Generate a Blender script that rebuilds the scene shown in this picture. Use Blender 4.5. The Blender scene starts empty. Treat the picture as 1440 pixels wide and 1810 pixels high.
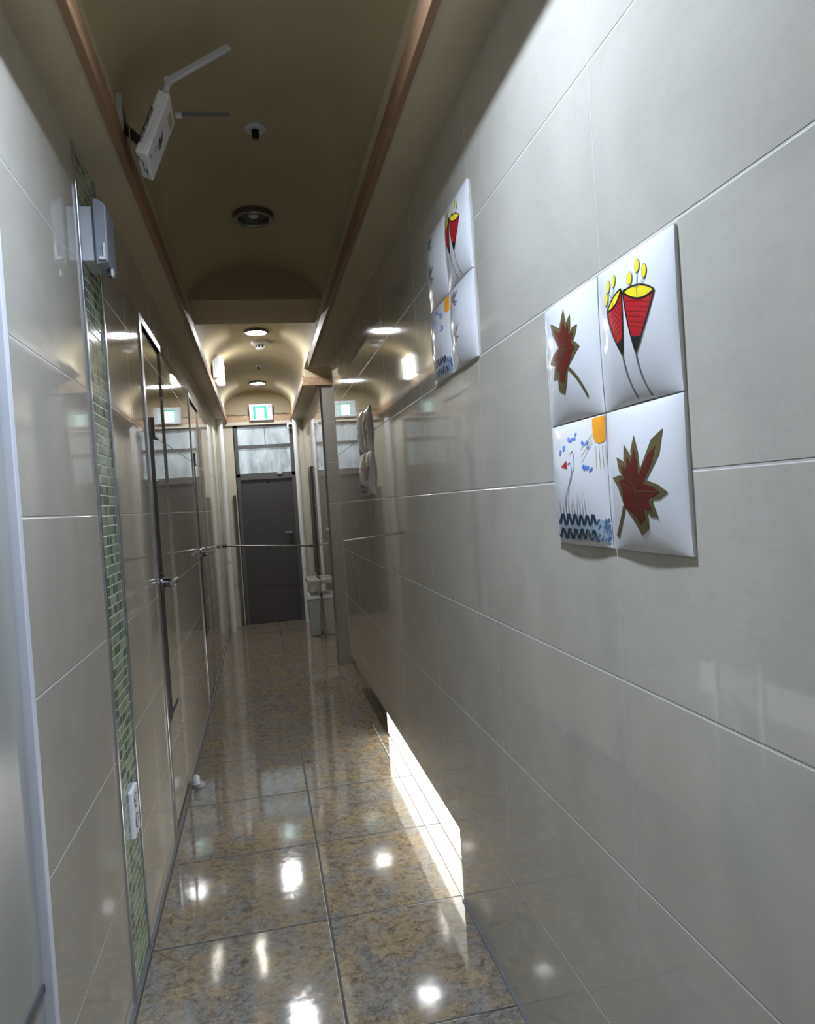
import bpy, bmesh, math, random
from mathutils import Vector, Matrix
from mathutils.geometry import tessellate_polygon
random.seed(4)
C = bpy.context.scene.collection
S = bpy.context.scene
# ------------------------------------------------------------------ camera
F_PX = 1275.04
YAW, PITCH, ROLL, ZC = 0.2006, -0.0171, -0.0667, 1.1876
Fw = Vector((math.sin(YAW)*math.cos(PITCH), math.cos(YAW)*math.cos(PITCH), math.sin(PITCH)))
Rt = Vector((math.cos(YAW), -math.sin(YAW), 0)); Up = Rt.cross(Fw)
r_ = Rt*math.cos(ROLL)+Up*math.sin(ROLL); u_ = -Rt*math.sin(ROLL)+Up*math.cos(ROLL)
cam_d = bpy.data.cameras.new('camera'); cam = bpy.data.objects.new('camera', cam_d); C.objects.link(cam)
cam_d.sensor_fit = 'HORIZONTAL'; cam_d.sensor_width = 36; cam_d.lens = F_PX/1440*36; cam_d.clip_start = .02
M = Matrix.Identity(4)
for i in range(3):
    M[i][0] = r_[i]; M[i][1] = u_[i]; M[i][2] = -Fw[i]
M[2][3] = ZC
cam.matrix_world = M
S.camera = cam
S.view_settings.view_transform = 'Standard'; S.view_settings.look = 'None'
S.view_settings.gamma = 1; S.view_settings.use_curve_mapping = False
S.view_settings.exposure = 0.0
W = bpy.data.worlds.new('world'); S.world = W; W.use_nodes = True
W.node_tree.nodes['Background'].inputs[0].default_value = (.05,.05,.05,1)
W.node_tree.nodes['Background'].inputs[1].default_value = .3
# lamp strengths (emission of each real lamp's diffuser)
L_NEAR = 1650.0      # lit downlight above the camera, out of frame
L_BACK = 600.0       # lit downlight behind the camera
L_FAR = 255.0        # the two lit downlights in the far vault
L_EMERG = 14.0
L_EXIT = 1.8
L_TOE = 5.5

# ------------------------------------------------------------------ dimensions
XR, XL = 0.508, -0.383
SZ = 2.10                       # soffit height
SL, SR = -0.283, 0.384          # soffit inner edges
YB, YE = -2.2, 7.668
# ------------------------------------------------------------------ materials
def nm(name):
    m = bpy.data.materials.new(name); m.use_nodes = True
    nt = m.node_tree; b = nt.nodes['Principled BSDF']
    return m, nt, b
def N(nt, t, **k):
    n = nt.nodes.new(t)
    for a, v in k.items(): setattr(n, a, v)
    return n
def mth(nt, op, a, b=None, c=None):
    n = N(nt, 'ShaderNodeMath', operation=op)
    for i, v in enumerate((a, b, c)):
        if v is None: continue
        if isinstance(v, (int, float)): n.inputs[i].default_value = v
        else: nt.links.new(v, n.inputs[i])
    return n.outputs[0]
def mix(nt, fac, a, b, mode='MIX'):
    n = N(nt, 'ShaderNodeMix', data_type='RGBA', blend_type=mode)
    for s, v in ((n.inputs['Factor'], fac), (n.inputs['A'], a), (n.inputs['B'], b)):
        if isinstance(v, (int, float)): s.default_value = v
        elif isinstance(v, tuple): s.default_value = (*v, 1)
        else: nt.links.new(v, s)
    return n.outputs['Result']
def noise(nt, vec, scale, detail=3, rough=.5, dist=0.):
    n = N(nt, 'ShaderNodeTexNoise'); n.inputs['Scale'].default_value = scale
    n.inputs['Detail'].default_value = detail; n.inputs['Roughness'].default_value = rough
    n.inputs['Distortion'].default_value = dist
    nt.links.new(vec, n.inputs['Vector']); return n.outputs['Fac']
def rng(nt, v, a, b, c=0., d=1.):
    n = N(nt, 'ShaderNodeMapRange'); nt.links.new(v, n.inputs[0])
    for i, x in enumerate((a, b, c, d)): n.inputs[i+1].default_value = x
    return n.outputs[0]
def linemask(nt, coord, origin, period, w):
    """1 inside a line of width w every period"""
    a = mth(nt, 'SUBTRACT', coord, origin - period/2)
    a = mth(nt, 'FLOORED_MODULO', a, period)
    a = mth(nt, 'ABSOLUTE', mth(nt, 'SUBTRACT', a, period/2))
    return rng(nt, a, w*.5, w*.5+.0012, 1, 0)
def bump(nt, b, h, strength=.3, dist=.002):
    n = N(nt, 'ShaderNodeBump'); n.inputs['Strength'].default_value = strength
    n.inputs['Distance'].default_value = dist
    nt.links.new(h, n.inputs['Height']); nt.links.new(n.outputs[0], b.inputs['Normal'])
def simple(name, col, rough=.5, metal=0., var=.06, scale=14, coat=0.):
    m, nt, b = nm(name)
    g = N(nt, 'ShaderNodeNewGeometry')
    f = noise(nt, g.outputs['Position'], scale, 4)
    lo = tuple(c*(1-var) for c in col); hi = tuple(min(1, c*(1+var)) for c in col)
    nt.links.new(mix(nt, f, lo, hi), b.inputs['Base Color'])
    b.inputs['Roughness'].default_value = rough; b.inputs['Metallic'].default_value = metal
    b.inputs['Coat Weight'].default_value = coat
    return m
def emit(name, col, strength, base=(.8,.8,.8)):
    m, nt, b = nm(name)
    b.inputs['Base Color'].default_value = (*base, 1)
    b.inputs['Emission Color'].default_value = (*col, 1)
    b.inputs['Emission Strength'].default_value = strength
    return m
def wall_tile(name, vseam=None, vaxis='Y', col=(.44,.407,.347), vper=.6, rough=.045):
    m, nt, b = nm(name)
    g = N(nt, 'ShaderNodeNewGeometry'); sp = N(nt, 'ShaderNodeSeparateXYZ')
    nt.links.new(g.outputs['Position'], sp.inputs[0]); P = g.outputs['Position']
    rows = linemask(nt, sp.outputs['Z'], 0., .3, .0022)
    if vseam is not None:
        v = linemask(nt, sp.outputs[vaxis], vseam, vper, .0012)
        line = mth(nt, 'MAXIMUM', rows, v)
    else: line = rows
    cloud = noise(nt, P, 3.2, 6, .6, .8)
    fine = noise(nt, P, 60, 3)
    mp = N(nt, 'ShaderNodeMapping'); mp.inputs['Rotation'].default_value = (.6, .3, .2)
    mp.inputs['Scale'].default_value = (1, 1.2, 4)
    nt.links.new(P, mp.inputs[0])
    vein = noise(nt, mp.outputs[0], 2.3, 8, .62, 1.4)
    vein = rng(nt, mth(nt, 'ABSOLUTE', mth(nt, 'SUBTRACT', vein, .5)), 0, .012, 1, 0)
    c0 = tuple(x*.90 for x in col); c1 = tuple(x*1.08 for x in col)
    c = mix(nt, rng(nt, cloud, .3, .7), c0, c1)
    c = mix(nt, mth(nt, 'MULTIPLY', fine, .12), c, tuple(x*.6 for x in col))
    c = mix(nt, mth(nt, 'MULTIPLY', vein, .13), c, tuple(x*.62 for x in col))
    c = mix(nt, mth(nt, 'MULTIPLY', line, .5), c, (.56,.55,.52))
    nt.links.new(c, b.inputs['Base Color'])
    rr = mth(nt, 'MULTIPLY_ADD', line, .4, rough)
    nt.links.new(rr, b.inputs['Roughness'])
    wav = noise(nt, P, 5.0, 1)
    h = mth(nt, 'ADD', mth(nt, 'MULTIPLY', line, -1.), mth(nt, 'MULTIPLY', wav, .25))
    bump(nt, b, h, .55, .0025)
    b.inputs['IOR'].default_value = 1.72
    return m
def floor_mat():
    m, nt, b = nm('polished stone floor tile')
    g = N(nt, 'ShaderNodeNewGeometry'); sp = N(nt, 'ShaderNodeSeparateXYZ')
    P = g.outputs['Position']; nt.links.new(P, sp.inputs[0])
    lx = linemask(nt, sp.outputs['X'], .113, .485*2, .006); ly = linemask(nt, sp.outputs['Y'], 2.07, .485, .0045)
    lx2 = linemask(nt, sp.outputs['X'], .598, .97, .004)
    wob = noise(nt, P, 90, 2)
    line = mth(nt, 'MAXIMUM', mth(nt, 'MAXIMUM', lx, lx2), ly)
    # per tile offset of the mottling
    tx = mth(nt, 'FLOOR', mth(nt, 'DIVIDE', mth(nt, 'SUBTRACT', sp.outputs['X'], .113), .485))
    ty = mth(nt, 'FLOOR', mth(nt, 'DIVIDE', mth(nt, 'SUBTRACT', sp.outputs['Y'], 2.07), .485))
    cb = N(nt, 'ShaderNodeCombineXYZ'); nt.links.new(tx, cb.inputs[0]); nt.links.new(ty, cb.inputs[1])
    sc = N(nt, 'ShaderNodeVectorMath', operation='SCALE'); nt.links.new(cb.outputs[0], sc.inputs[0]); sc.inputs['Scale'].default_value = 3.7
    ad = N(nt, 'ShaderNodeVectorMath', operation='ADD'); nt.links.new(P, ad.inputs[0]); nt.links.new(sc.outputs[0], ad.inputs[1])
    V = ad.outputs[0]
    big = noise(nt, V, 8, 5, .62, .7); mid = noise(nt, V, 42, 6, .68, .6); fine = noise(nt, V, 95, 5, .75)
    dark = noise(nt, V, 26, 8, .75, .8)
    tan = (.27,.205,.125); grey = (.20,.19,.175); brown = (.115,.09,.065); pale = (.47,.41,.32)
    c = mix(nt, rng(nt, big, .42, .58), tan, grey)
    c = mix(nt, rng(nt, mid, .45, .66), c, brown)
    c = mix(nt, mth(nt, 'MULTIPLY', rng(nt, fine, .52, .70), .6), c, pale)
    c = mix(nt, mth(nt, 'MULTIPLY', rng(nt, dark, .54, .64), .8), c, (.06,.05,.04))
    c = mix(nt, line, c, (.03,.03,.033))
    nt.links.new(c, b.inputs['Base Color'])
    ro = mth(nt, 'MULTIPLY_ADD', rng(nt, mid, .4, .7), .05, .05)
    nt.links.new(mth(nt, 'MULTIPLY_ADD', line, .5, ro), b.inputs['Roughness'])
    h = mth(nt, 'ADD', mth(nt, 'MULTIPLY', line, -1.), mth(nt, 'MULTIPLY', noise(nt, P, 12, 1), .22))
    h = mth(nt, 'ADD', h, mth(nt, 'MULTIPLY', fine, .02))
    bump(nt, b, h, .5, .002)
    b.inputs['IOR'].default_value = 1.7
    return m
def plaster(name, col):
    m, nt, b = nm(name)
    g = N(nt, 'ShaderNodeNewGeometry'); P = g.outputs['Position']
    f = noise(nt, P, 4, 5, .6); q = noise(nt, P, 320, 2)
    c = mix(nt, rng(nt, f, .3, .7), tuple(x*.93 for x in col), tuple(x*1.07 for x in col))
    c = mix(nt, mth(nt, 'MULTIPLY', q, .25), c, tuple(x*.7 for x in col))
    nt.links.new(c, b.inputs['Base Color']); b.inputs['Roughness'].default_value = .75
    bump(nt, b, q, .25, .0008)
    return m
def wood(name, col):
    m, nt, b = nm(name)
    g = N(nt, 'ShaderNodeNewGeometry')
    mp = N(nt, 'ShaderNodeMapping'); mp.inputs['Scale'].default_value = (60, 2.2, 60)
    nt.links.new(g.outputs['Position'], mp.inputs[0])
    f = noise(nt, mp.outputs[0], 1., 5, .6, .4)
    c = mix(nt, rng(nt, f, .3, .7), tuple(x*.72 for x in col), tuple(x*1.2 for x in col))
    nt.links.new(c, b.inputs['Base Color']); b.inputs['Roughness'].default_value = .5
    return m
def mosaic():
    m, nt, b = nm('green glass mosaic')
    g = N(nt, 'ShaderNodeNewGeometry'); sp = N(nt, 'ShaderNodeSeparateXYZ')
    nt.links.new(g.outputs['Position'], sp.inputs[0])
    pw, ph = .035, .0255
    iy = mth(nt, 'FLOOR', mth(nt, 'DIVIDE', sp.outputs['Y'], pw)); iz = mth(nt, 'FLOOR', mth(nt, 'DIVIDE', sp.outputs['Z'], ph))
    cb = N(nt, 'ShaderNodeCombineXYZ'); nt.links.new(iy, cb.inputs[0]); nt.links.new(iz, cb.inputs[1])
    wn = N(nt, 'ShaderNodeTexWhiteNoise', noise_dimensions='3D'); nt.links.new(cb.outputs[0], wn.inputs['Vector'])
    cr = N(nt, 'ShaderNodeValToRGB'); nt.links.new(wn.outputs['Value'], cr.inputs[0])
    el = cr.color_ramp; el.interpolation = 'CONSTANT'
    cols = [(0,(.10,.15,.11)),(.22,(.22,.29,.20)),(.45,(.30,.36,.24)),(.65,(.15,.22,.17)),(.82,(.36,.42,.30))]
    el.elements[0].position = 0; el.elements[0].color = (*cols[0][1],1)
    el.elements[1].position = cols[1][0]; el.elements[1].color = (*cols[1][1],1)
    for p, c in cols[2:]:
        e = el.elements.new(p); e.color = (*c,1)
    l = mth(nt, 'MAXIMUM', linemask(nt, sp.outputs['Z'], 0, ph, .0022), mth(nt, 'MULTIPLY', linemask(nt, sp.outputs['Y'], 0, pw, .0012), .6))
    nt.links.new(mix(nt, l, cr.outputs[0], (.50,.53,.42)), b.inputs['Base Color'])
    nt.links.new(mth(nt, 'MULTIPLY_ADD', l, .5, .10), b.inputs['Roughness'])
    bump(nt, b, mth(nt, 'MULTIPLY', l, -1.), .6, .003)
    return m
M_WR = wall_tile('glossy beige wall tile', .975)
M_WL = wall_tile('glossy beige wall tile left', 2.45)
M_WP = wall_tile('glossy tile without vertical joints')
M_COL = wall_tile('matt pillar tile', None, rough=.35, col=(.36,.34,.31))
M_FLOOR = floor_mat()
M_CEIL = plaster('khaki ceiling paper', (.40,.34,.215))
M_SOF = plaster('beige soffit board', (.50,.43,.30))
M_PALE = plaster('pale plaster', (.55,.52,.44))
M_WOOD = wood('brown timber trim', (.27,.155,.085))
M_WOOD2 = wood('light timber trim', (.42,.29,.18))
M_MOS = mosaic()
M_ALU = simple('brushed aluminium', (.55,.56,.60), .28, 1.)
M_STEEL = simple('dark steel', (.22,.22,.22), .25, 1.)
M_CHROME = simple('chrome', (.7,.7,.72), .12, 1.)
M_PLA = simple('white plastic', (.72,.73,.75), .35)
M_PLAG = simple('grey white plastic', (.50,.52,.55), .4)
M_DGREY = simple('dark grey plastic', (.06,.06,.065), .4)
M_BLACK = simple('black', (.006,.006,.007), .3)
M_LAV = simple('pale lavender trim', (.58,.59,.63), .45)
M_GROUT = simple('dirty joint', (.14,.14,.15), .6, var=.3)
M_DOORM = simple('dark grey metal door', (.060,.058,.062), .38)
M_FRAMEM = simple('dark door frame', (.10,.10,.105), .35)
M_HIN = simple('white panel', (.60,.58,.54), .3)
M_PANEL = simple('beige grey door panel', (.33,.325,.295), .22, var=.05, scale=5)
M_EDGE = simple('matt black edge', (.012,.012,.012), .7)
M_STOP = simple('grey rubber', (.30,.31,.33), .5)
def obj(name, mb, parent=None, smooth=None, bevel=0., seg=2):
    return mb.build(name, parent, smooth, bevel, seg)
class MB:
    def __init__(s): s.v = []; s.f = []; s.mi = []; s.mats = []; s.cur = 0
    def m(s, mat):
        if mat not in s.mats: s.mats.append(mat)
        s.cur = s.mats.index(mat); return s
    def add(s, vs, fs):
        o = len(s.v); s.v += [Vector(v) for v in vs]
        for f in fs: s.f.append([i+o for i in f]); s.mi.append(s.cur)
        return s
    def box(s, x0, x1, y0, y1, z0, z1):
        x0, x1 = sorted((x0, x1)); y0, y1 = sorted((y0, y1)); z0, z1 = sorted((z0, z1))
        vs = [(x,y,z) for x in (x0,x1) for y in (y0,y1) for z in (z0,z1)]
        return s.add(vs, [(0,1,3,2),(4,6,7,5),(0,4,5,1),(2,3,7,6),(0,2,6,4),(1,5,7,3)])
    def obox(s, o, a, b, c):
        o, a, b, c = map(Vector, (o, a, b, c))
        vs = [o+a*i+b*j+c*k for i in (0,1) for j in (0,1) for k in (0,1)]
        fs = [(0,1,3,2),(4,6,7,5),(0,4,5,1),(2,3,7,6),(0,2,6,4),(1,5,7,3)]
        if a.cross(b).dot(c) < 0: fs = [f[::-1] for f in fs]
        return s.add(vs, fs)
    def cyl(s, p0, p1, r0, r1=None, n=24, caps=True):
        r1 = r0 if r1 is None else r1
        p0, p1 = Vector(p0), Vector(p1); d = (p1-p0).normalized()
        a = d.orthogonal().normalized(); b = d.cross(a)
        vs = []
        for p, r in ((p0, r0), (p1, r1)):
            for i in range(n):
                t = 2*math.pi*i/n; vs.append(p + a*math.cos(t)*r + b*math.sin(t)*r)
        fs = [(i, (i+1) % n, n+(i+1) % n, n+i) for i in range(n)]
        if caps: fs += [tuple(range(n))[::-1], tuple(range(n, 2*n))]
        return s.add(vs, fs)
    def lathe(s, c, prof, n=32, close=False):
        """prof: (radius, z) pairs about vertical axis through c"""
        c = Vector(c); vs = []; fs = []
        k = len(prof)
        for r, z in prof:
            for i in range(n):
                t = 2*math.pi*i/n; vs.append(c+Vector((r*math.cos(t), r*math.sin(t), z)))
        for j in range(k-1):
            for i in range(n):
                fs.append((j*n+i, j*n+(i+1) % n, (j+1)*n+(i+1) % n, (j+1)*n+i))
        if close: fs += [tuple(range(n))[::-1], tuple(range((k-1)*n, k*n))]
        return s.add(vs, fs)
    def prism(s, poly, y0, y1):
        """polygon in x,z extruded along y"""
        n = len(poly)
        vs = [(x, y0, z) for x, z in poly] + [(x, y1, z) for x, z in poly]
        return s.add(vs, [tuple(range(n)), tuple(range(n, 2*n))[::-1]] + [(i, n+i, n+(i+1) % n, (i+1) % n) for i in range(n)])
    def tube(s, pts, r, n=10):
        pts = [Vector(p) for p in pts]; vs = []; fs = []
        for i, p in enumerate(pts):
            d = (pts[min(i+1, len(pts)-1)]-pts[max(i-1, 0)]).normalized()
            a = d.cross(Vector((.3, .2, .93))).normalized(); b = d.cross(a)
            for k in range(n):
                t = 2*math.pi*k/n; vs.append(p+a*math.cos(t)*r+b*math.sin(t)*r)
        for i in range(len(pts)-1):
            for k in range(n): fs.append((i*n+k, i*n+(k+1) % n, (i+1)*n+(k+1) % n, (i+1)*n+k))
        fs += [tuple(range(n))[::-1], tuple(range((len(pts)-1)*n, len(pts)*n))]
        return s.add(vs, fs)
    def build(s, name, parent=None, smooth=None, bevel=0., seg=2):
        lo = Vector([min(v[i] for v in s.v) for i in range(3)]); hi = Vector([max(v[i] for v in s.v) for i in range(3)])
        o = Vector(((lo.x+hi.x)/2, (lo.y+hi.y)/2, lo.z))
        me = bpy.data.meshes.new(name); me.from_pydata([v-o for v in s.v], [], s.f)
        for m in s.mats: me.materials.append(m)
        me.polygons.foreach_set('material_index', s.mi)
        bm = bmesh.new(); bm.from_mesh(me); bmesh.ops.recalc_face_normals(bm, faces=bm.faces); bm.to_mesh(me); bm.free()
        if smooth:
            me.polygons.foreach_set('use_smooth', [True]*len(me.polygons))
            me.set_sharp_from_angle(angle=math.radians(smooth))
        ob = bpy.data.objects.new(name, me); C.objects.link(ob)
        ob.location = o
        if parent is not None:
            ob.parent = parent; q = parent; off = Vector((0,0,0))
            while q is not None: off += q.location; q = q.parent
            ob.location = o-off
        if bevel:
            b = ob.modifiers.new('bevel', 'BEVEL'); b.width = bevel; b.segments = seg; b.limit_method = 'ANGLE'
        return ob
def tag(o, label, cat, group=None):
    o['label'] = label; o['category'] = cat
    if group: o['group'] = group
    return o
def struct(name, mb, **k):
    o = mb.build(name, **k); o['kind'] = 'structure'; return o
def thing(name, loc, label, cat, group=None):
    o = bpy.data.objects.new(name, None); C.objects.link(o); o.location = loc; o.empty_display_size = .05
    return tag(o, label, cat, group)
def B(*a): return MB().m(a[0]).box(*a[1:])

# ------------------------------------------------------------------ structure
struct('floor', B(M_FLOOR, -1.0, 1.5, YB-.2, YE+.3, -.1, 0))
# left wall, door openings are shallow recesses holding the door leaves
D1 = (2.77, 3.31); D2 = (4.58, 5.22); DT = 1.90
wl = MB().m(M_WL)
X0 = XL-.12
for y0, y1 in ((1.262, 1.852), (2.088, D1[0]), (D1[1], D2[0]), (D2[1], 6.9)): wl.box(X0, XL, y0, y1, 0, SZ+.4)
for d in (D1, D2):
    wl.box(X0, XL, d[0], d[1], DT, SZ+.4); wl.box(X0, XL-.05, d[0], d[1], 0, DT)
wl.box(X0, XL, YB, -.05, 0, SZ+.4); wl.box(X0, XL-.05, -.05, 1.262, 0, SZ+.4)
wl.box(X0, XL-.004, 1.852, 2.088, 0, SZ+.4)
struct('wall_left', wl)
struct('wall_left.001', B(M_PALE, X0, XL, 6.9, YE, 0, SZ+.4))
struct('trim_1', B(M_MOS, XL-.004, XL+.0005, 1.866, 2.078, 0.0, SZ))
for i, (a, b) in enumerate(((1.852, 1.866), (2.078, 2.092))):
    struct('trim_%d' % (2+i), B(M_ALU, XL-.004, XL+.006, a, b, 0, SZ), bevel=.0015)
struct('trim_4', B(M_LAV, XL-.03, XL+.004, 1.256, 1.275, 0, SZ), bevel=.002)
# right wall with the floating lower edge and its lit recess
YG0, YG1, ZG, YW = 2.045, 3.62, .212, 4.62
wr = MB().m(M_WR)
wr.box(XR, XR+.14, YB, YG0, 0, SZ+.4); wr.box(XR, XR+.14, YG0, YW, ZG, SZ+.4)
wr.box(XR+.10, XR+.14, YG0, YW, 0, ZG)
struct('wall_right', wr)
struct('wall_right.001', MB().m(M_WR).box(.49, .61, 5.345, YE, 0, SZ).m(M_COL).box(.4905, .61, 5.34, 5.345, 0, SZ))
struct('wall_right.002', MB().m(M_PALE).box(1.25, 1.3, 4.5, 5.5, 0, 2.5).box(.648, 1.25, 4.5, 4.55, 0, 2.5).box(.61, 1.25, 5.42, 5.47, 0, 2.5))
struct('trim_5', B(M_STEEL, .484, .4905, 5.334, 5.36, 0, SZ))
struct('trim_6', B(M_LAV, XR-.002, XR+.14, YW, YW+.008, ZG, SZ-.02))
struct('wall_back', B(M_PALE, -1.0, 1.5, YB-.2, YB, 0, 2.6))
# far wall
wf = MB().m(M_PALE)
wf.box(-.52, -.225, YE, YE+.1, 0, 2.1); wf.box(.385, .62, YE, YE+.1, 0, 2.1)
wf.m(M_CEIL).box(-.52, .62, YE, YE+.1, 2.10, 2.7)
struct('wall_far', wf)
# ceiling: soffits, vaults, cross beam
ce = MB().m(M_SOF)
ce.prism([(-.52, 2.7), (-.52, SZ), (SL, SZ), (SL, 2.7)], YB, YE)
ce.prism([(SR, SZ), (XR+.14, SZ), (XR+.14, 2.7), (SR, 2.7)], YB, 4.75)
ce.prism([(SR, SZ-.005), (.75, SZ-.005), (.75, 2.7), (SR, 2.7)], 5.34, YE)
ce.prism([(SR+.0, 2.20), (1.3, 2.20), (1.3, 2.7), (SR+.0, 2.7)], 4.75, 5.34)
struct('ceiling.001', ce)
ZS, ZA = 2.235, 2.42
def vault(mb, y0, y1):
    n = 32; cx = (SL+SR)/2; a = (SR-SL)/2
    pts = [(cx-a*math.cos(math.pi*i/n), ZS+(ZA-ZS)*math.sin(math.pi*i/n)) for i in range(n+1)]
    poly = [(SL, 2.7)]+pts+[(SR, 2.7)]
    vs = [(x, y, z) for y in (y0, y1) for x, z in pts]; k = n+1
    mb.add(vs, [(i, i+1, k+i+1, k+i) for i in range(n)])
cv = MB().m(M_CEIL); vault(cv, YB, 3.74); vault(cv, 4.22, YE)
cv.box(SL, SR, 3.74, 4.22, 2.25, 2.7)
cv.box(SL, SR, YB, YE, 2.69, 2.72)
struct('ceiling', cv, smooth=30)
# timber trims along the soffit edges
struct('trim_7', MB().m(M_WOOD).box(SL-.004, SL+.014, YB, YE-.02, SZ-.006, SZ+.056), bevel=.002)
struct('trim_8', MB().m(M_WOOD).box(SR-.014, SR+.004, YB, 4.76, SZ-.006, SZ+.056), bevel=.002)
struct('trim_9', MB().m(M_WOOD).box(SR-.014, SR+.004, 5.36, YE-.02, SZ-.006, SZ+.05), bevel=.002)
struct('trim_10', MB().m(M_WOOD2).box(SR-.014, .66, 5.325, 5.342, SZ-.03, SZ+.035), bevel=.002)
struct('trim_11', MB().m(M_WOOD2).box(SL+.01, SR-.01, YE-.03, YE, SZ+.0, SZ+.062).m(M_PALE).box(SL-.1, SR+.1, YE-.035, YE, SZ-.035, SZ), bevel=.002)
# dirty joints where walls meet the floor
struct('baseboard_left', MB().m(M_GROUT).box(XL, XL+.006, 1.28, 5.9, 0, .004))
struct('baseboard_right', MB().m(M_GROUT).box(XR-.006, XR, YB, YG0, 0, .004))
struct('trim_12', MB().m(M_HIN).box(XR-.001, XR+.002, YG0, YG1+.2, 0, .0025))

# ------------------------------------------------------------------ lit recess panel
t = thing('recess_light', (XR+.06, (YG0+YG1)/2, 0), 'glowing white frosted strip light in the slot under the right-hand wall', 'light')
MB().m(emit('frosted light panel', (1., .99, .93), L_TOE)).box(XR+.052, XR+.058, YG0+.02, YG1, .012, ZG-.004).build('diffuser', t)
MB().m(M_PLA).box(XR+.058, XR+.098, YG0+.02, YG1, .0, ZG-.002).build('housing', t)

# ------------------------------------------------------------------ downlights
E_NEAR = emit('led near', (.72,.85,1.06), L_NEAR); E_BACK = emit('led back', (.82,.90,1.), L_BACK)
E_FAR = emit('led far', (.97,.98,1.), L_FAR)
def downlight(y, em, label, recess=False):
    x, z = .056, ZA
    t = thing('downlight', (x, y, z), label, 'ceiling light', 'round downlights along the vault')
    if recess:
        MB().m(M_DGREY).lathe((x, y, z-.05), [(.074,.052),(.078,.046),(.076,.003),(.070,0),(.058,.002),(.054,.040)], 40).build('ring', t, smooth=40)
        MB().m(em).lathe((x, y, z-.015), [(.0005,-.001),(.03,0),(.052,.003)], 40).build('diffuser', t, smooth=60)
    elif em is None:
        MB().m(M_STEEL).lathe((x, y, z-.028), [(.080,.030),(.086,.026),(.085,.004),(.079,0),(.068,.001),(.064,.005)], 40).build('ring', t, smooth=40)
        MB().m(M_DGREY).lathe((x, y, z-.024), [(.064,.001),(.058,.014),(.048,.020),(.0005,.021)], 40).build('reflector', t, smooth=60)
        MB().m(M_PLAG).lathe((x, y, z-.018), [(.0005,0),(.016,.002),(.022,.008),(.022,.014)], 24).build('bulb', t, smooth=60)
    else:
        MB().m(M_DGREY).lathe((x, y, z-.022), [(.080,.024),(.086,.020),(.084,.004),(.078,0),(.070,.001),(.069,.006)], 40).build('ring', t, smooth=40)
        MB().m(em).lathe((x, y, z-.021), [(.0005,-.001),(.04,0),(.069,.003)], 40).build('diffuser', t, smooth=60)
downlight(3.08, None, 'unlit round recessed downlight in the near vault')
downlight(5.08, E_FAR, 'lit round downlight just beyond the cross beam, nearer of the two lit ones')
downlight(7.12, E_FAR, 'lit round downlight at the far end above the exit sign')
downlight(1.0, E_NEAR, 'lit round downlight above the viewer, outside the picture', True)
downlight(-1.05, E_BACK, 'lit round downlight behind the viewer, outside the picture', True)

# ------------------------------------------------------------------ sprinklers, smoke detector
def sprinkler(y, label, s=1.):
    x, z = .068, ZA
    t = thing('sprinkler', (x, y, z), label, 'sprinkler', 'ceiling sprinklers')
    MB().m(M_PLAG).lathe((x, y, z-.012), [(.036*s,.012),(.036*s,.006),(.028*s,0),(.012*s,.001)], 28).build('escutcheon', t, smooth=40)
    MB().m(M_BLACK).lathe((x, y, z-.04), [(.0005,0),(.009*s,.001),(.011*s,.006),(.013*s,.03),(.013*s,.034)], 20).build('head', t, smooth=40)
sprinkler(2.385, 'round white ceiling sprinkler with black nozzle near the router')
sprinkler(6.32, 'tiny dark ceiling sprinkler between smoke detector and far downlight', .8)
x, y, z = .082, 5.42, ZA
t = thing('smoke_detector', (x, y, z), 'white round smoke detector on the vault behind the first lit downlight', 'smoke detector')
MB().m(M_PLA).lathe((x, y, z-.028), [(.066,.034),(.068,.014),(.058,.004),(.036,0)], 36).build('base', t, smooth=40)
MB().m(M_PLA).lathe((x, y, z-.062), [(.0005,0),(.026,.001),(.033,.008),(.034,.014)], 32).build('cap', t, smooth=50)
g = MB().m(M_BLACK).lathe((x, y, z-.05), [(.028,-.002),(.028,.024)], 24)
g.m(M_PLA)
for i in range(8):
    a = math.pi*i/4+.2; px, py = x+.033*math.cos(a), y+.033*math.sin(a)
    g.box(px-.004, px+.004, py-.004, py+.004, z-.05, z-.026)
g.build('vent', t)

# ------------------------------------------------------------------ emergency lamp on left trim
t = thing('emergency_light', (SL+.02, 5.55, 2.16), 'white emergency lamp with glowing diffuser on the left timber edge', 'emergency light')
MB().m(M_PLA).box(SL+.014, SL+.056, 5.46, 5.60, 2.172, 2.348).m(M_PLAG).box(SL+.030, SL+.032, 5.458, 5.461, 2.21, 2.30).build('housing', t, bevel=.003)
MB().m(emit('emergency diffuser', (1.,.97,.85), L_EMERG)).box(SL+.030, SL+.086, 5.545, 5.74, 2.158, 2.325).build('diffuser', t, bevel=.014, seg=4)
MB().m(M_PLAG).box(SL+.014, SL+.030, 5.60, 5.74, 2.165, 2.33).build('back_plate', t)

# ------------------------------------------------------------------ exit sign
y = YE-.075
t = thing('exit_sign', (.075, y, 2.10), 'lit green and white exit sign hanging above the far door', 'sign')
MB().m(simple('sign case', (.62,.63,.72), .4)).box(-.042, .192, y, y+.035, 2.105, 2.272).build('case', t, bevel=.003)
E_G = emit('sign green', (.005,.62,.38), 1.0, (.0,.12,.08)); E_W = emit('sign white', (.80,.97,1.), L_EXIT)
E_M = emit('sign border', (.55,.58,.75), .35, (.4,.4,.45))
MB().m(E_M).box(-.034, .184, y-.002, y, 2.112, 2.265).build('face', t)
MB().m(E_G).box(-.002, .134, y-.0035, y-.002, 2.122, 2.248).build('green_panel', t)
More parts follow.
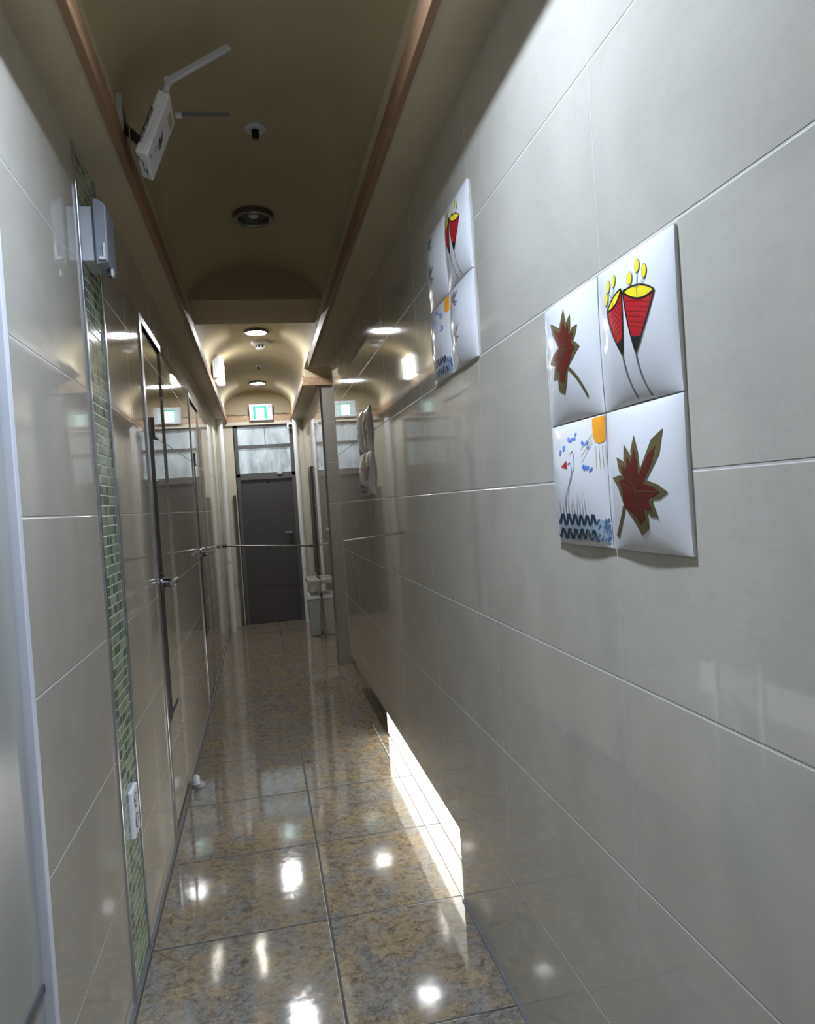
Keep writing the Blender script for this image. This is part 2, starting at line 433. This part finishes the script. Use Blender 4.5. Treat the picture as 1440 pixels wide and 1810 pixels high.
# white doorway with a walking figure
MB().m(E_W).box(.026, .106, y-.005, y-.0035, 2.122, 2.232).build('doorway', t)
f = MB().m(emit('sign figure', (.25,.93,.75), 1.6, (.1,.6,.45)))
yy0, yy1 = y-.0062, y-.005
def limb(a, b, w):
    a = Vector((a[0],0,a[1])); b = Vector((b[0],0,b[1])); d = (b-a).normalized(); n_ = Vector((-d.z,0,d.x))*w/2
    f.prism([((a+n_).x,(a+n_).z),((b+n_).x,(b+n_).z),((b-n_).x,(b-n_).z),((a-n_).x,(a-n_).z)], yy0, yy1)
f.cyl((.060,yy1,2.216),(.060,yy0,2.216),.007,n=14)
limb((.064,2.206),(.070,2.168),.012); limb((.070,2.170),(.056,2.150),.006); limb((.056,2.150),(.050,2.130),.005)
limb((.070,2.170),(.084,2.152),.006); limb((.084,2.152),(.097,2.146),.005)
limb((.063,2.202),(.048,2.188),.004); limb((.066,2.200),(.082,2.186),.004)
f.build('figure', t)
MB().m(M_DGREY).box(.158,.166,y-.003,y-.002,2.235,2.25).build('mark', t)
MB().m(M_DGREY).box(.02,.13,y+.035,YE-.02,2.15,2.2).build('bracket', t)
cb = MB().m(M_DGREY).tube([(-.27,YE-.02,2.185),(-.2,YE-.018,2.170),(-.13,YE-.016,2.166),(-.05,YE-.03,2.172),(-.04,YE-.05,2.19)],.0035)
tag(cb.build('cable', smooth=60), 'dark cable sagging along the top of the far timber beam, left of the exit sign', 'cable')
cb = MB().m(M_DGREY).tube([(.19,YE-.05,2.185),(.24,YE-.02,2.172),(.31,YE-.018,2.178),(.37,YE-.02,2.166)],.0035)
tag(cb.build('cable', smooth=60), 'dark cable lying on the far timber beam, right of the exit sign', 'cable')

# ------------------------------------------------------------------ far door with transom
dx0, dx1 = -.215, .385
fr = MB().m(M_FRAMEM)
fr.box(dx0, dx0+.035, YE-.01, YE+.05, 0, 2.07).box(dx1-.035, dx1, YE-.01, YE+.05, 0, 2.07).box(dx0, dx1, YE-.01, YE+.05, 1.53, 1.565).box(dx0, dx1, YE-.01, YE+.05, 2.04, 2.07).box(dx0, dx1, YE-.005, YE+.05, 1.825, 1.86)
d = struct('door_1', fr)
MB().m(M_DOORM).box(dx0+.035, dx1-.035, YE+.01, YE+.045, 0.005, 1.53).build('door_leaf', d)
MB().m(M_FRAMEM).box(dx0+.03, dx1-.03, YE-.012, YE+.01, 1.50, 1.53).build('closer_rail', d)
MB().m(M_PLA).box(.20,.25,YE-.03,YE-.012,1.545,1.56).build('door_closer', d)
MB().m(M_CHROME).cyl((.30,YE-.03,.93),(.30,YE+.012,.93),.012).cyl((.30,YE-.03,.93),(.24,YE-.03,.93),.009).build('door_handle', d, smooth=40)
MB().m(M_BLACK).cyl((.10,YE+.004,1.47),(.10,YE+.012,1.47),.012,n=16).build('peephole', d)
gl, nt, b = nm('frosted daylit transom glass')
g_ = N(nt,'ShaderNodeNewGeometry'); mp_ = N(nt,'ShaderNodeMapping'); mp_.inputs['Scale'].default_value = (2.4, 1, .8); nt.links.new(g_.outputs['Position'], mp_.inputs[0]); n1 = noise(nt, mp_.outputs[0], 5, 3, .6, .3)
b.inputs['Base Color'].default_value = (.3,.34,.36,1); b.inputs['Roughness'].default_value = .15
nt.links.new(mix(nt, rng(nt, n1, .35, .65), (.12,.15,.17), (.50,.60,.66)), b.inputs['Emission Color']); b.inputs['Emission Strength'].default_value = .75
for i, (a, c) in enumerate(((1.565, 1.825), (1.86, 2.04))):
    MB().m(gl).box(dx0+.035, dx1-.035, YE+.015, YE+.02, a, c).build('window_pane', d)
MB().m(M_FRAMEM).box(.095,.102,YE+.005,YE+.02,1.86,2.04).build('mullion', d)
# left side: dark jamb and light pipes
tag(B(M_STEEL, -.262, -.235, YE-.03, YE, 0, 1.35).build('wall_channel'), 'dark vertical metal channel left of the far door', 'channel')
tag(MB().m(M_PLA).cyl((-.335,7.35,0),(-.335,7.35,SZ),.028,n=24).build('pipe', smooth=40), 'pale vertical pipe in the left far corner', 'pipe', None)
tag(MB().m(M_PLA).cyl((.405,7.45,0),(.405,7.45,SZ),.026,n=24).build('pipe', smooth=40), 'pale vertical pipe right of the far door', 'pipe', None)
tag(MB().m(M_DGREY).box(.470,.489,6.62,6.95,.55,1.55).build('wall_panel', bevel=.003), 'narrow dark upright panel on the right far wall above the ledge', 'panel')
tag(MB().m(M_COL).box(.372,.489,6.50,6.95,.485,.52).build('ledge', bevel=.004), 'short pale ledge on the right far wall above the bin', 'shelf')
t = thing('waste_bin', (.43, 6.7, 0), 'pale lidded plastic bin standing on the floor under the ledge', 'bin')
bm_ = MB().m(simple('translucent bin plastic', (.36,.39,.38), .25))
def frus(mb, cx, cy, z0, z1, a0, b0, a1, b1):
    vs = [(cx+sx*a, cy+sy*b_, z) for z, a, b_ in ((z0,a0,b0),(z1,a1,b1)) for sx, sy in ((-1,-1),(1,-1),(1,1),(-1,1))]
    mb.add(vs, [(3,2,1,0),(4,5,6,7),(0,1,5,4),(1,2,6,5),(2,3,7,6),(3,0,4,7)])
frus(bm_, .425, 6.7, .0, .34, .042, .09, .055, .12); bm_.build('body', t, bevel=.01)
l_ = MB().m(M_PLAG); frus(l_, .425, 6.7, .34, .385, .062, .128, .05, .11); l_.build('lid', t, bevel=.008)
MB().m(M_PLAG).box(.372,.376,6.6,6.8,.29,.305).build('handle', t)
t = thing('security_camera', (.37, YE-.06, 2.0), 'small white security camera with black lens in the far right top corner', 'camera')
MB().m(M_PLA).box(.330,.405,YE-.08,YE-.03,2.005,2.065).build('housing', t, bevel=.012, seg=3)
MB().m(M_BLACK).cyl((.365,YE-.095,2.033),(.365,YE-.078,2.033),.020,n=20).build('lens', t, smooth=40)
t = thing('barrier_rod', (.05, 7.1, .82), 'thin dark rod stretched across the corridor in front of the far door', 'rod')
MB().m(M_STEEL).cyl((XL,7.1,.865),(.49,7.1,.80),.009,n=14).build('rod', t, smooth=40)
MB().m(M_DGREY).cyl((XL,7.1,.865),(XL+.05,7.1,.862),.018,n=14).build('end_cap', t, smooth=40)
MB().m(M_DGREY).cyl((.45,7.1,.803),(.49,7.1,.80),.014,n=14).build('end_cap', t, smooth=40)

# ------------------------------------------------------------------ left doors
def left_door(name, ya, yb):
    fr = MB().m(M_ALU)
    fr.box(XL-.02, XL+.005, ya-.045, ya, 0, DT+.03).box(XL-.02, XL+.004, ya, yb, DT, DT+.03)
    d = struct(name, fr, bevel=.002)
    MB().m(M_WP).box(XL-.045, XL-.007, ya+.012, yb-.004, .012, DT-.004).build('door_leaf', d)
    MB().m(M_EDGE).box(XL-.008, XL+.0035, ya+.003, ya+.115, .42, 1.50).box(XL-.008, XL-.004, ya+.10, yb-.18, .415, .427).build('dark_edge_band', d)  # dark band down the leaf edge, thin dark line at its foot
    MB().m(M_STEEL).box(XL-.010, XL+.006, ya+.15, ya+.154, 1.50, 1.57).box(XL-.010, XL+.006, ya+.15, ya+.26, 1.494, 1.502).build('latch_bracket', d)
    h = MB().m(M_STEEL).cyl((XL-.010, ya+.075, .935),(XL+.010, ya+.075, .935), .043, .038, n=32).cyl((XL+.010, ya+.075, .935),(XL+.036, ya+.075, .935), .017, n=20).build('handle_rose', d, smooth=40)
    MB().m(M_CHROME).cyl((XL+.042, ya+.055, .935),(XL+.042, ya+.185, .935), .0125, n=20).build('lever', h, smooth=40, bevel=.002)
    return d
left_door('door_2', *D1); left_door('door_3', *D2)
# near-left door panel beside the pale strip
d = struct('door_4', B(M_PANEL, XL-.05, XL-.012, -.05, 1.252, 0.0, SZ-.02))
MB().m(M_DGREY).box(XL-.012, XL-.008, .9, 1.252, .436, .449).build('dark_groove', d)
# door stopper
t = thing('door_stopper', (-.345, 3.27, 0), 'small grey door stopper on the floor at the foot of the nearest left door', 'door stopper')
MB().m(M_STOP).lathe((-.345,3.27,0),[(.026,0),(.027,.008),(.018,.014),(.016,.018)],20,close=True).build('base', t, smooth=40)
MB().m(M_PLAG).lathe((-.352,3.25,.016),[(.014,0),(.014,.03),(.008,.04)],20,close=True).build('post', t, smooth=40)

# ------------------------------------------------------------------ outlet on the mosaic strip
t = thing('wall_outlet', (XL, 1.99, .35), 'white double wall socket low on the green mosaic strip', 'socket')
MB().m(M_PLA).box(XL, XL+.012, 1.952, 2.030, .362, .485).build('cover_plate', t, bevel=.004, seg=3)
for zc in (.452, .398):
    s_ = MB().m(M_BLACK).cyl((XL+.0115,1.991,zc),(XL+.0128,1.991,zc),.020,n=28).build('socket', t)
    MB().m(M_PLAG).cyl((XL+.0128,1.991,zc),(XL+.0135,1.991,zc),.016,n=28).build('socket_face', s_)
    MB().m(M_BLACK).cyl((XL+.0135,1.981,zc),(XL+.014,1.981,zc),.003,n=12).cyl((XL+.0135,2.001,zc),(XL+.014,2.001,zc),.003,n=12).build('pin_hole', s_)

# ------------------------------------------------------------------ grey box at the top of the mosaic strip
t = thing('control_box', (XL, 1.95, 1.81), 'grey plastic control box high on the green mosaic strip', 'box')
MB().m(M_PLAG).box(XL, -.350, 1.885, 1.99, 1.822, 1.955).build('back_body', t, bevel=.003)
MB().m(simple('grey cover', (.27,.29,.33), .4)).prism([(-.350,1.812),(-.322,1.818),(-.320,1.955),(-.326,1.964),(-.340,1.972),(-.350,1.976)],1.880,1.985).build('cover', t, bevel=.003)
MB().m(M_DGREY).box(-.352,-.349,1.8795,1.884,1.82,1.97).build('seam', t)
MB().m(M_PLA).box(-.331,-.326,1.873,1.88,1.828,1.862).box(-.341,-.326,1.873,1.88,1.822,1.829).build('clip', t)
MB().m(M_DGREY).box(-.334,-.322,1.93,1.955,1.80,1.818).m(M_PLA).box(-.325,-.320,1.927,1.945,1.798,1.816).build('hook', t)

# ------------------------------------------------------------------ router
O = Vector((-.2101,1.85,2.0660)); A1 = Vector((.3699,.0713,.9263)); A2 = -Vector((.9288,-.0044,-.3705)); A3 = Vector((-.0224,.9974,-.0678))
Lr, Tr, Wr = .1716, .0298, .124
def rp(a, b, c): return O+A1*a+A2*b+A3*c
t = thing('wifi_router', rp(.08,.03,.06), 'white wireless router with two aerials bracketed to the left timber edge', 'router')
MB().m(M_PLA).obox(O, A1*Lr, A2*Tr, A3*Wr).build('body', t, bevel=.004, seg=3)
v = MB().m(M_BLACK)
for i in range(22):
    a = .026+i*.0044; v.obox(rp(a, Tr*.74, -.0007), A1*.0019, A2*(Tr*.26+.0008), A3*.012)
v.build('vents', t)
MB().m(M_PLAG).obox(rp(.012,Tr*.45,-.0006), A1*.10, A2*.0008, A3*.001).build('seam', t)
# printed wave mark and small print on the front face (facing the corridor)
mk = MB().m(simple('print maroon', (.12,.012,.02), .4))
def arc(ca, cc, r, w, a0, a1, n=14, e=.0007):
    vs = []; fs = []
    for i in range(n+1):
        th = a0+(a1-a0)*i/n; ww = w*math.sin(math.pi*(i+.3)/(n+.6))
        for q in (r-ww/2, r+ww/2): vs.append(rp(ca+q*math.cos(th), -e, cc+q*math.sin(th)))
    for i in range(n): fs.append((2*i, 2*i+1, 2*i+3, 2*i+2))
    mk.add(vs, fs)
for k, r in enumerate((.013, .023, .033)): arc(.062, .044, r, .0075, -.3, 1.8)
mk.obox(rp(.048,-.0007,.040), A1*.004, A2*.0003, A3*.010); mk.obox(rp(.040,-.0007,.040), A1*.002, A2*.0003, A3*.012)
mk.obox(rp(.016,-.0007,.022), A1*.002, A2*.0003, A3*.022)
mk.build('printed_mark', t)
mk = MB().m(M_DGREY); mk.obox(rp(-.0006,Tr*.75,.02), A1*.0004, A2*.004, A3*.02); mk.obox(rp(-.0006,Tr*.5,.03), A1*.0004, A2*.002, A3*.06); mk.obox(rp(-.0006,Tr*.3,.07), A1*.0004, A2*.003, A3*.03)
mk.build('small_print', t)
MB().m(simple('old sticker', (.45,.40,.22), .5)).obox(rp(.135,-.0007,.05), A1*.022, A2*.0003, A3*.05).build('sticker', t)
# aerials
j0 = rp(Lr, Tr*.5, .015); 
an = MB().m(M_PLAG).cyl(j0, j0+Vector((.008,0,.028)), .0095, .008, n=16)
j1 = j0+Vector((.010,0,.034)); an.cyl(j1+Vector((0,-.008,0)), j1+Vector((0,.008,0)), .009, n=16)
a_ = an.build('aerial', t, smooth=40)
tip = Vector((.004,1.90,2.372)); dd = (tip-j1)
side = Vector((0,1,0)).cross(dd).normalized()
pad = MB().m(M_PLAG).obox(j1-side*.0085+Vector((0,-.006,0)), dd, side*.017+dd*0, Vector((0,.012,0)))
pad.build('paddle', a_, bevel=.003)
k0 = rp(Lr+.012, .002, Wr*.86)
an = MB().m(M_PLAG).cyl(k0, k0+Vector((.016,0,.002)), .009, n=16)
a_ = an.build('aerial', t, smooth=40)
k1 = k0+Vector((.018,0,.002)); kt = k1+Vector((.122,0,.004))
MB().m(M_PLAG).m(M_FRAMEM).obox(k1+Vector((0,-.010,-.001)), kt-k1, Vector((0,.020,0)), Vector((0,0,.004))).build('paddle', a_, bevel=.002)  # dark colour paints the shade on this edge-on paddle
# bracket and cable
br = MB().m(M_DGREY).box(SL, SL+.012, 1.92, 1.99, 2.165, 2.235).cyl((SL+.01,1.955,2.185),tuple(rp(.05,Tr,.06)),.012,n=14)
br.m(M_PLAG).box(SL+.001, SL+.014, 1.912, 1.921, 2.15, 2.25)
br.build('bracket', t)
p_ = rp(.14,Tr,.03)
MB().m(M_SOF).tube([p_, p_+Vector((-.02,0,.012)), p_+Vector((-.04,.0,.012)), p_+Vector((-.062,.01,-.01)), p_+Vector((-.070,.03,-.05)), p_+Vector((-.072,.05,-.09))], .0018).build('cable', t, smooth=60)

# ------------------------------------------------------------------ relief tiles
M_CER = simple('white glazed ceramic', (.64,.635,.64), .12, var=.03, scale=6, coat=.3)
def pm(n, c, r=.3): return simple('glaze '+n, c, r, var=.15, scale=60)
G_RED = pm('red', (.40,.012,.018)); G_YEL = pm('yellow', (.75,.60,.02)); G_BLK = pm('black', (.012,.012,.012)); G_MAR = pm('maroon', (.10,.010,.009))
G_OLI = pm('olive', (.10,.082,.032)); G_ORA = pm('orange', (.75,.30,.02)); G_BLU = pm('blue', (.10,.20,.60)); G_NAV = pm('navy', (.012,.035,.07))
G_GRY = pm('grey', (.18,.18,.17)); G_SEA = pm('sea grey', (.34,.42,.48)); G_RAY = pm('ray', (.60,.50,.28)); G_MID = pm('mid blue', (.06,.14,.26))
G_DRED = pm('dark red', (.30,.012,.012))
TW = .2
def relief(name, y_hi, z0, design, label, mirror=False, bulge=.020):
    """y_hi = the edge further from the viewer (left in the picture)"""
    mb = MB().m(M_CER)
    def h(s, t):
        s = min(max(s, 0), 1); t = min(max(t, 0), 1)
        return .004+bulge*(math.sin(math.pi*s)**.62)*(math.sin(math.pi*t)**.62) if 0 < s < 1 and 0 < t < 1 else .004
    ref = {'cups': .977, 'leaf': .977, 'leafb': 1.177, 'waves': 1.177, 'bamboo': 1.60}[design]
    def unfold(s, t):
        # how the printed picture is spread over the curved face
        q = lambda a: (XR-h(a, t))/(ref-a*TW)
        if s <= 0 or s >= 1: return s
        tgt = q(.0001)+(q(.9999)-q(.0001))*s; lo, hi = .02, .99
        for _ in range(24):
            m_ = (lo+hi)/2
            if q(m_) < tgt: lo = m_
            else: hi = m_
        return lo
    def P(s, t, e=0): return Vector((XR-h(s, t)-e, y_hi-s*TW, z0+t*TW))
    n = 28; g = .006
    cs = [g+(1-2*g)*(.5-.5*math.cos(math.pi*i/n)) for i in range(n+1)]
    vs = [P(a, b) for a in cs for b in cs]; k = n+1
    mb.add(vs, [(i*k+j, i*k+j+1, (i+1)*k+j+1, (i+1)*k+j) for i in range(n) for j in range(n)])
    # rim back to the wall
    ring = [(cs[i], cs[0]) for i in range(n)]+[(cs[n], cs[j]) for j in range(n)]+[(cs[i], cs[n]) for i in range(n, 0, -1)]+[(cs[0], cs[j]) for j in range(n, 0, -1)]
    r1 = [P(*q) for q in ring]; r2 = [Vector((XR, v.y, v.z)) for v in r1]; m_ = len(ring)
    mb.add(r1+r2, [(i, (i+1) % m_, m_+(i+1) % m_, m_+i) for i in range(m_)])
    def poly(mat, pts, lay=1):
        mb.m(mat)
        tris = tessellate_polygon([[Vector((a, b, 0)) for a, b in pts]])
        stack = [[pts[i] for i in t3] for t3 in tris]; out = []
        while stack:
            t3 = stack.pop(); L = [math.dist(t3[i], t3[(i+1) % 3]) for i in range(3)]; i = L.index(max(L))
            if L[i] > .05:
                a, b, c = t3[i], t3[(i+1) % 3], t3[(i+2) % 3]; m2 = ((a[0]+b[0])/2, (a[1]+b[1])/2)
                stack += [[a, m2, c], [m2, b, c]]
            else: out.append(t3)
        for t3 in out: mb.add([P(unfold(a, b), b, .00035+.0003*lay) for a, b in t3], [(0, 1, 2)])
    def stroke(mat, pts, w, lay=2, taper=False):
        L = []; R_ = []
        for i, p in enumerate(pts):
            a = pts[max(i-1, 0)]; b = pts[min(i+1, len(pts)-1)]; dx, dy = b[0]-a[0], b[1]-a[1]; q = math.hypot(dx, dy) or 1
            ww = w/2*((1-i/(len(pts)-1))*.9+.1 if taper else 1)
            L.append((p[0]-dy/q*ww, p[1]+dx/q*ww)); R_.append((p[0]+dy/q*ww, p[1]-dx/q*ww))
        for i in range(len(pts)-1): poly(mat, [L[i], L[i+1], R_[i+1], R_[i]], lay)
    def ell(c, a, b, rot=0, n=16):
        return [(c[0]+a*math.cos(t)*math.cos(rot)-b*math.sin(t)*math.sin(rot), c[1]+a*math.cos(t)*math.sin(rot)+b*math.sin(t)*math.cos(rot)) for t in (2*math.pi*i/n for i in range(n))]
    def curve(a, b, c, n=10):
        return [((1-t)**2*a[0]+2*t*(1-t)*b[0]+t*t*c[0], (1-t)**2*a[1]+2*t*(1-t)*b[1]+t*t*c[1]) for t in (i/n for i in range(n+1))]
    if design == 'cups':
        for (rl, rr_, ap, st, dots, bw) in ((( .10,.665),(.285,.765),(.255,.33),(.42,.03),[(.13,.84),(.20,.855),(.10,.76)],.035), ((.305,.735),(.70,.655),(.42,.315),(.60,.02),[(.50,.86),(.40,.80),(.585,.80)],.05)):
            mid = ((rl[0]+rr_[0])/2, (rl[1]+rr_[1])/2); dx, dy = rr_[0]-rl[0], rr_[1]-rl[1]; q = math.hypot(dx, dy); nx, ny = -dy/q, dx/q
            up = curve(rl, (mid[0]+nx*bw*1.3, mid[1]+ny*bw*1.3), rr_); dn = curve(rl, (mid[0]-nx*bw*2.2, mid[1]-ny*bw*2.2), rr_)
            lf = curve(rl, (rl[0]+.015, (rl[1]+ap[1])/2), ap, 12); rg = curve(rr_, ((rr_[0]+ap[0])/2+.02, (rr_[1]+ap[1])/2), ap, 12)
            poly(G_RED, lf+rg[::-1][1:-1]+[rr_]+up[::-1][1:-1], 1)
            poly(G_YEL, up+dn[::-1][1:-1], 2)
            poly(G_BLK, [lf[9], lf[10], lf[11], ap, rg[11], rg[10], rg[9]], 2)
            for c_ in (up, dn, lf, rg): stroke(G_BLK, c_, .011, 3)
            stroke(G_BLK, [rl, (rl[0]+dx*.1, rl[1]+dy*.1+.012)], .02, 3)
            stroke(G_GRY, curve(ap, (ap[0]+.03, ap[1]-.16), st), .013, 2)
            for k_ in range(6):
                a_ = lf[2+k_]; b_ = rg[2+k_]; stroke(G_DRED, [(a_[0]+.02, a_[1]), (b_[0]-.02, b_[1]-.01)], .004, 2)
            for d_ in dots:
                poly(G_GRY, ell(d_, .034*(.7 if bw < .04 else 1), .050, -.2), 2); poly(G_YEL, ell(d_, .027*(.7 if bw < .04 else 1), .043, -.2), 3)
                stroke(G_GRY, [(d_[0], d_[1]-.05), (mid[0]-.02, mid[1]+.02), (mid[0]-.02, mid[1]-.04)], .006, 3)
    if design in ('leaf', 'leafb'):
        if design == 'leaf':
            tips = [(.04,.52),(.10,.66),(.20,.74),(.33,.79),(.70,.80),(.72,.40),(.58,.24),(.45,.17),(.36,.12)]; ctr = (.30,.42); base = (.16,.32); end = (.06,.10)
        else:
            tips = [(.28,.22),(.18,.26),(.10,.36),(.05,.50),(.10,.84),(.34,.90),(.46,.82),(.58,.71),(.60,.54)]; ctr = (.30,.55); base = (.36,.41); end = (.70,.15)
        def lobes(kt, kv, mat, lay):
            pts = [base]
            for i, p in enumerate(tips):
                v = (ctr[0]+(p[0]-ctr[0])*kt, ctr[1]+(p[1]-ctr[1])*kt)
                if i:
                    q = tips[i-1]; m2 = ((p[0]+q[0])/2, (p[1]+q[1])/2)
                    dq = math.dist(p, q); kk = kv-(.25 if dq > .3 else 0)
                    a_ = (ctr[0]+(m2[0]-ctr[0])*kk, ctr[1]+(m2[1]-ctr[1])*kk); pts.append(a_)
                d_ = (v[0]-ctr[0], v[1]-ctr[1]); q_ = math.hypot(*d_); nx, ny = -d_[1]/q_, d_[0]/q_; wv = .045*kt*(1.5 if q_ > .45 else 1)
                m3 = (ctr[0]+d_[0]*.72, ctr[1]+d_[1]*.72)
                sg = 1 if i == 0 else (1 if ((tips[i-1][0]-p[0])*nx+(tips[i-1][1]-p[1])*ny) > 0 else -1)
                pts += [(m3[0]+nx*wv*sg, m3[1]+ny*wv*sg), v, (m3[0]-nx*wv*sg, m3[1]-ny*wv*sg)]
            poly(mat, pts, lay)
        lobes(1., .62, G_OLI, 1); lobes(.74, .50, G_MAR, 2)
        stroke(G_OLI, curve(base, ((base[0]+end[0])/2+.02, (base[1]+end[1])/2+.03), end), .03, 1)
        for p in tips: stroke(G_OLI, [ctr, (ctr[0]+(p[0]-ctr[0])*.7, ctr[1]+(p[1]-ctr[1])*.7)], .004, 3)
    if design == 'bamboo':
        stroke(G_GRY, curve((.30,.03), (.02,.35), (.10,.92), 16), .013, 1)
        for cx, cy in ((.14,.78),(.12,.36)):
            for a, L in ((1.0,.20),(1.35,.26),(1.75,.20),(.6,.26),(-.3,.2),(-.7,.16),(2.2,.13)):
                p = (cx+L*math.cos(a), cy+L*math.sin(a)*.8); m2 = (cx+L*.5*math.cos(a), cy+L*.4*math.sin(a)); nx, ny = -math.sin(a)*.018, math.cos(a)*.018
                poly(G_GRY, [(cx, cy), (m2[0]+nx, m2[1]+ny), p, (m2[0]-nx, m2[1]-ny)], 1)
    if design == 'waves':
        poly(G_ORA, [(.74,.985),(.74,.84),(.78,.80),(.84,.785),(.92,.79),(.985,.81),(.985,.985)], 1)
        for k_, x_ in enumerate((.78,.84,.90,.95)): stroke(G_RAY, [(x_, .77), (x_-.01+.01*k_, .60)], .007, 1)
        for k_ in range(3): stroke(G_RAY, [(.72, .86-.03*k_), (.50, .76-.05*k_)], .006, 1)
        for cx, cy in ((.36,.87),(.58,.79),(.13,.78),(.60,.62)):
            for k_ in range(7):
                a = random.uniform(-.08,.08); b_ = random.uniform(-.03,.03); poly(G_BLU, ell((cx+a, cy+b_), .022, .012, .5, 8), 1)
        for cx, cy, s_ in ((.26,.74,-1),(.20,.655,1)):
            poly(G_RED, [(cx-.05*s_-.02, cy-.01), (cx+.03, cy+.035), (cx+.035, cy-.03)], 1)
            stroke(G_GRY, curve((cx+.05, cy), (cx+.13, cy+.06), (cx+.10, cy-.12)), .008, 1); stroke(G_GRY, curve((cx+.1, cy-.12), (cx-.02, cy-.2), (cx-.03, cy-.33)), .007, 1)
        for k_ in range(10):
            x_ = .08+.05*k_; stroke(G_GRY, curve((x_, .24), (x_-.02, .36), (x_+random.uniform(-.04,.04), random.uniform(.36,.50))), .008, 1, True)
        poly(G_SEA, [(.04,.045),(.97,.045),(.97,.19),(.8,.22),(.04,.22)], 1)
        for bz, mt in ((.215,G_NAV),(.10,G_NAV)):
            pts = []
            for i in range(25):
                x_ = .04+.66*i/24; pts.append((x_, bz+.03*(1 if (i//2) % 2 else -1)+random.uniform(-.008,.008)))
            stroke(mt, pts, .038, 2)
        for i in range(26):
            x_ = random.uniform(.68,.96); z_ = random.uniform(.06,.22); stroke(G_MID, [(x_-.03, z_-.02), (x_+.02, z_+.015)], .018, 2)
        for i in range(12):
            x_ = random.uniform(.1,.95); stroke(G_CERW, [(x_-.03, .03+random.uniform(0,.15)), (x_+.03, .05+random.uniform(0,.15))], .006, 3)
    o = mb.build(name, smooth=50)
    return tag(o, label, 'decorative tile', 'raised picture tiles on the right wall')
G_CERW = pm('white', (.6,.6,.6))
g = .977
relief('relief_tile', g+TW, 1.295, 'leafb', 'raised white tile with upside-down maroon leaf, upper left of the largest group')
relief('relief_tile', g, 1.295, 'cups', 'raised white tile with two red goblets, upper right of the largest group')
relief('relief_tile', g+TW, 1.095, 'waves', 'raised tile with orange sun, cranes and waves, lower left of the largest group')
relief('relief_tile', g, 1.095, 'leaf', 'raised white tile with maroon maple leaf, lower right of the largest group')
g = 1.765
relief('relief_tile', g+TW, 1.70, 'bamboo', 'raised tile with grey bamboo, upper left of the group near the ceiling')
relief('relief_tile', g, 1.70, 'cups', 'raised tile with red goblets, upper right of the group near the ceiling')
relief('relief_tile', g+TW, 1.50, 'waves', 'raised tile with sun and blue waves, lower left of the group near the ceiling')
relief('relief_tile', g, 1.50, 'bamboo', 'raised tile with grey bamboo, lower right of the group near the ceiling')
g = 3.375
relief('relief_tile', g+TW, 1.42, 'bamboo', 'raised tile, upper left of the farthest, most foreshortened group')
relief('relief_tile', g, 1.42, 'leaf', 'raised tile, upper right of the farthest, most foreshortened group')
relief('relief_tile', g+TW, 1.22, 'waves', 'raised tile with waves, lower left of the farthest, most foreshortened group')
relief('relief_tile', g, 1.22, 'cups', 'raised tile with red goblets, lower right of the farthest, most foreshortened group')
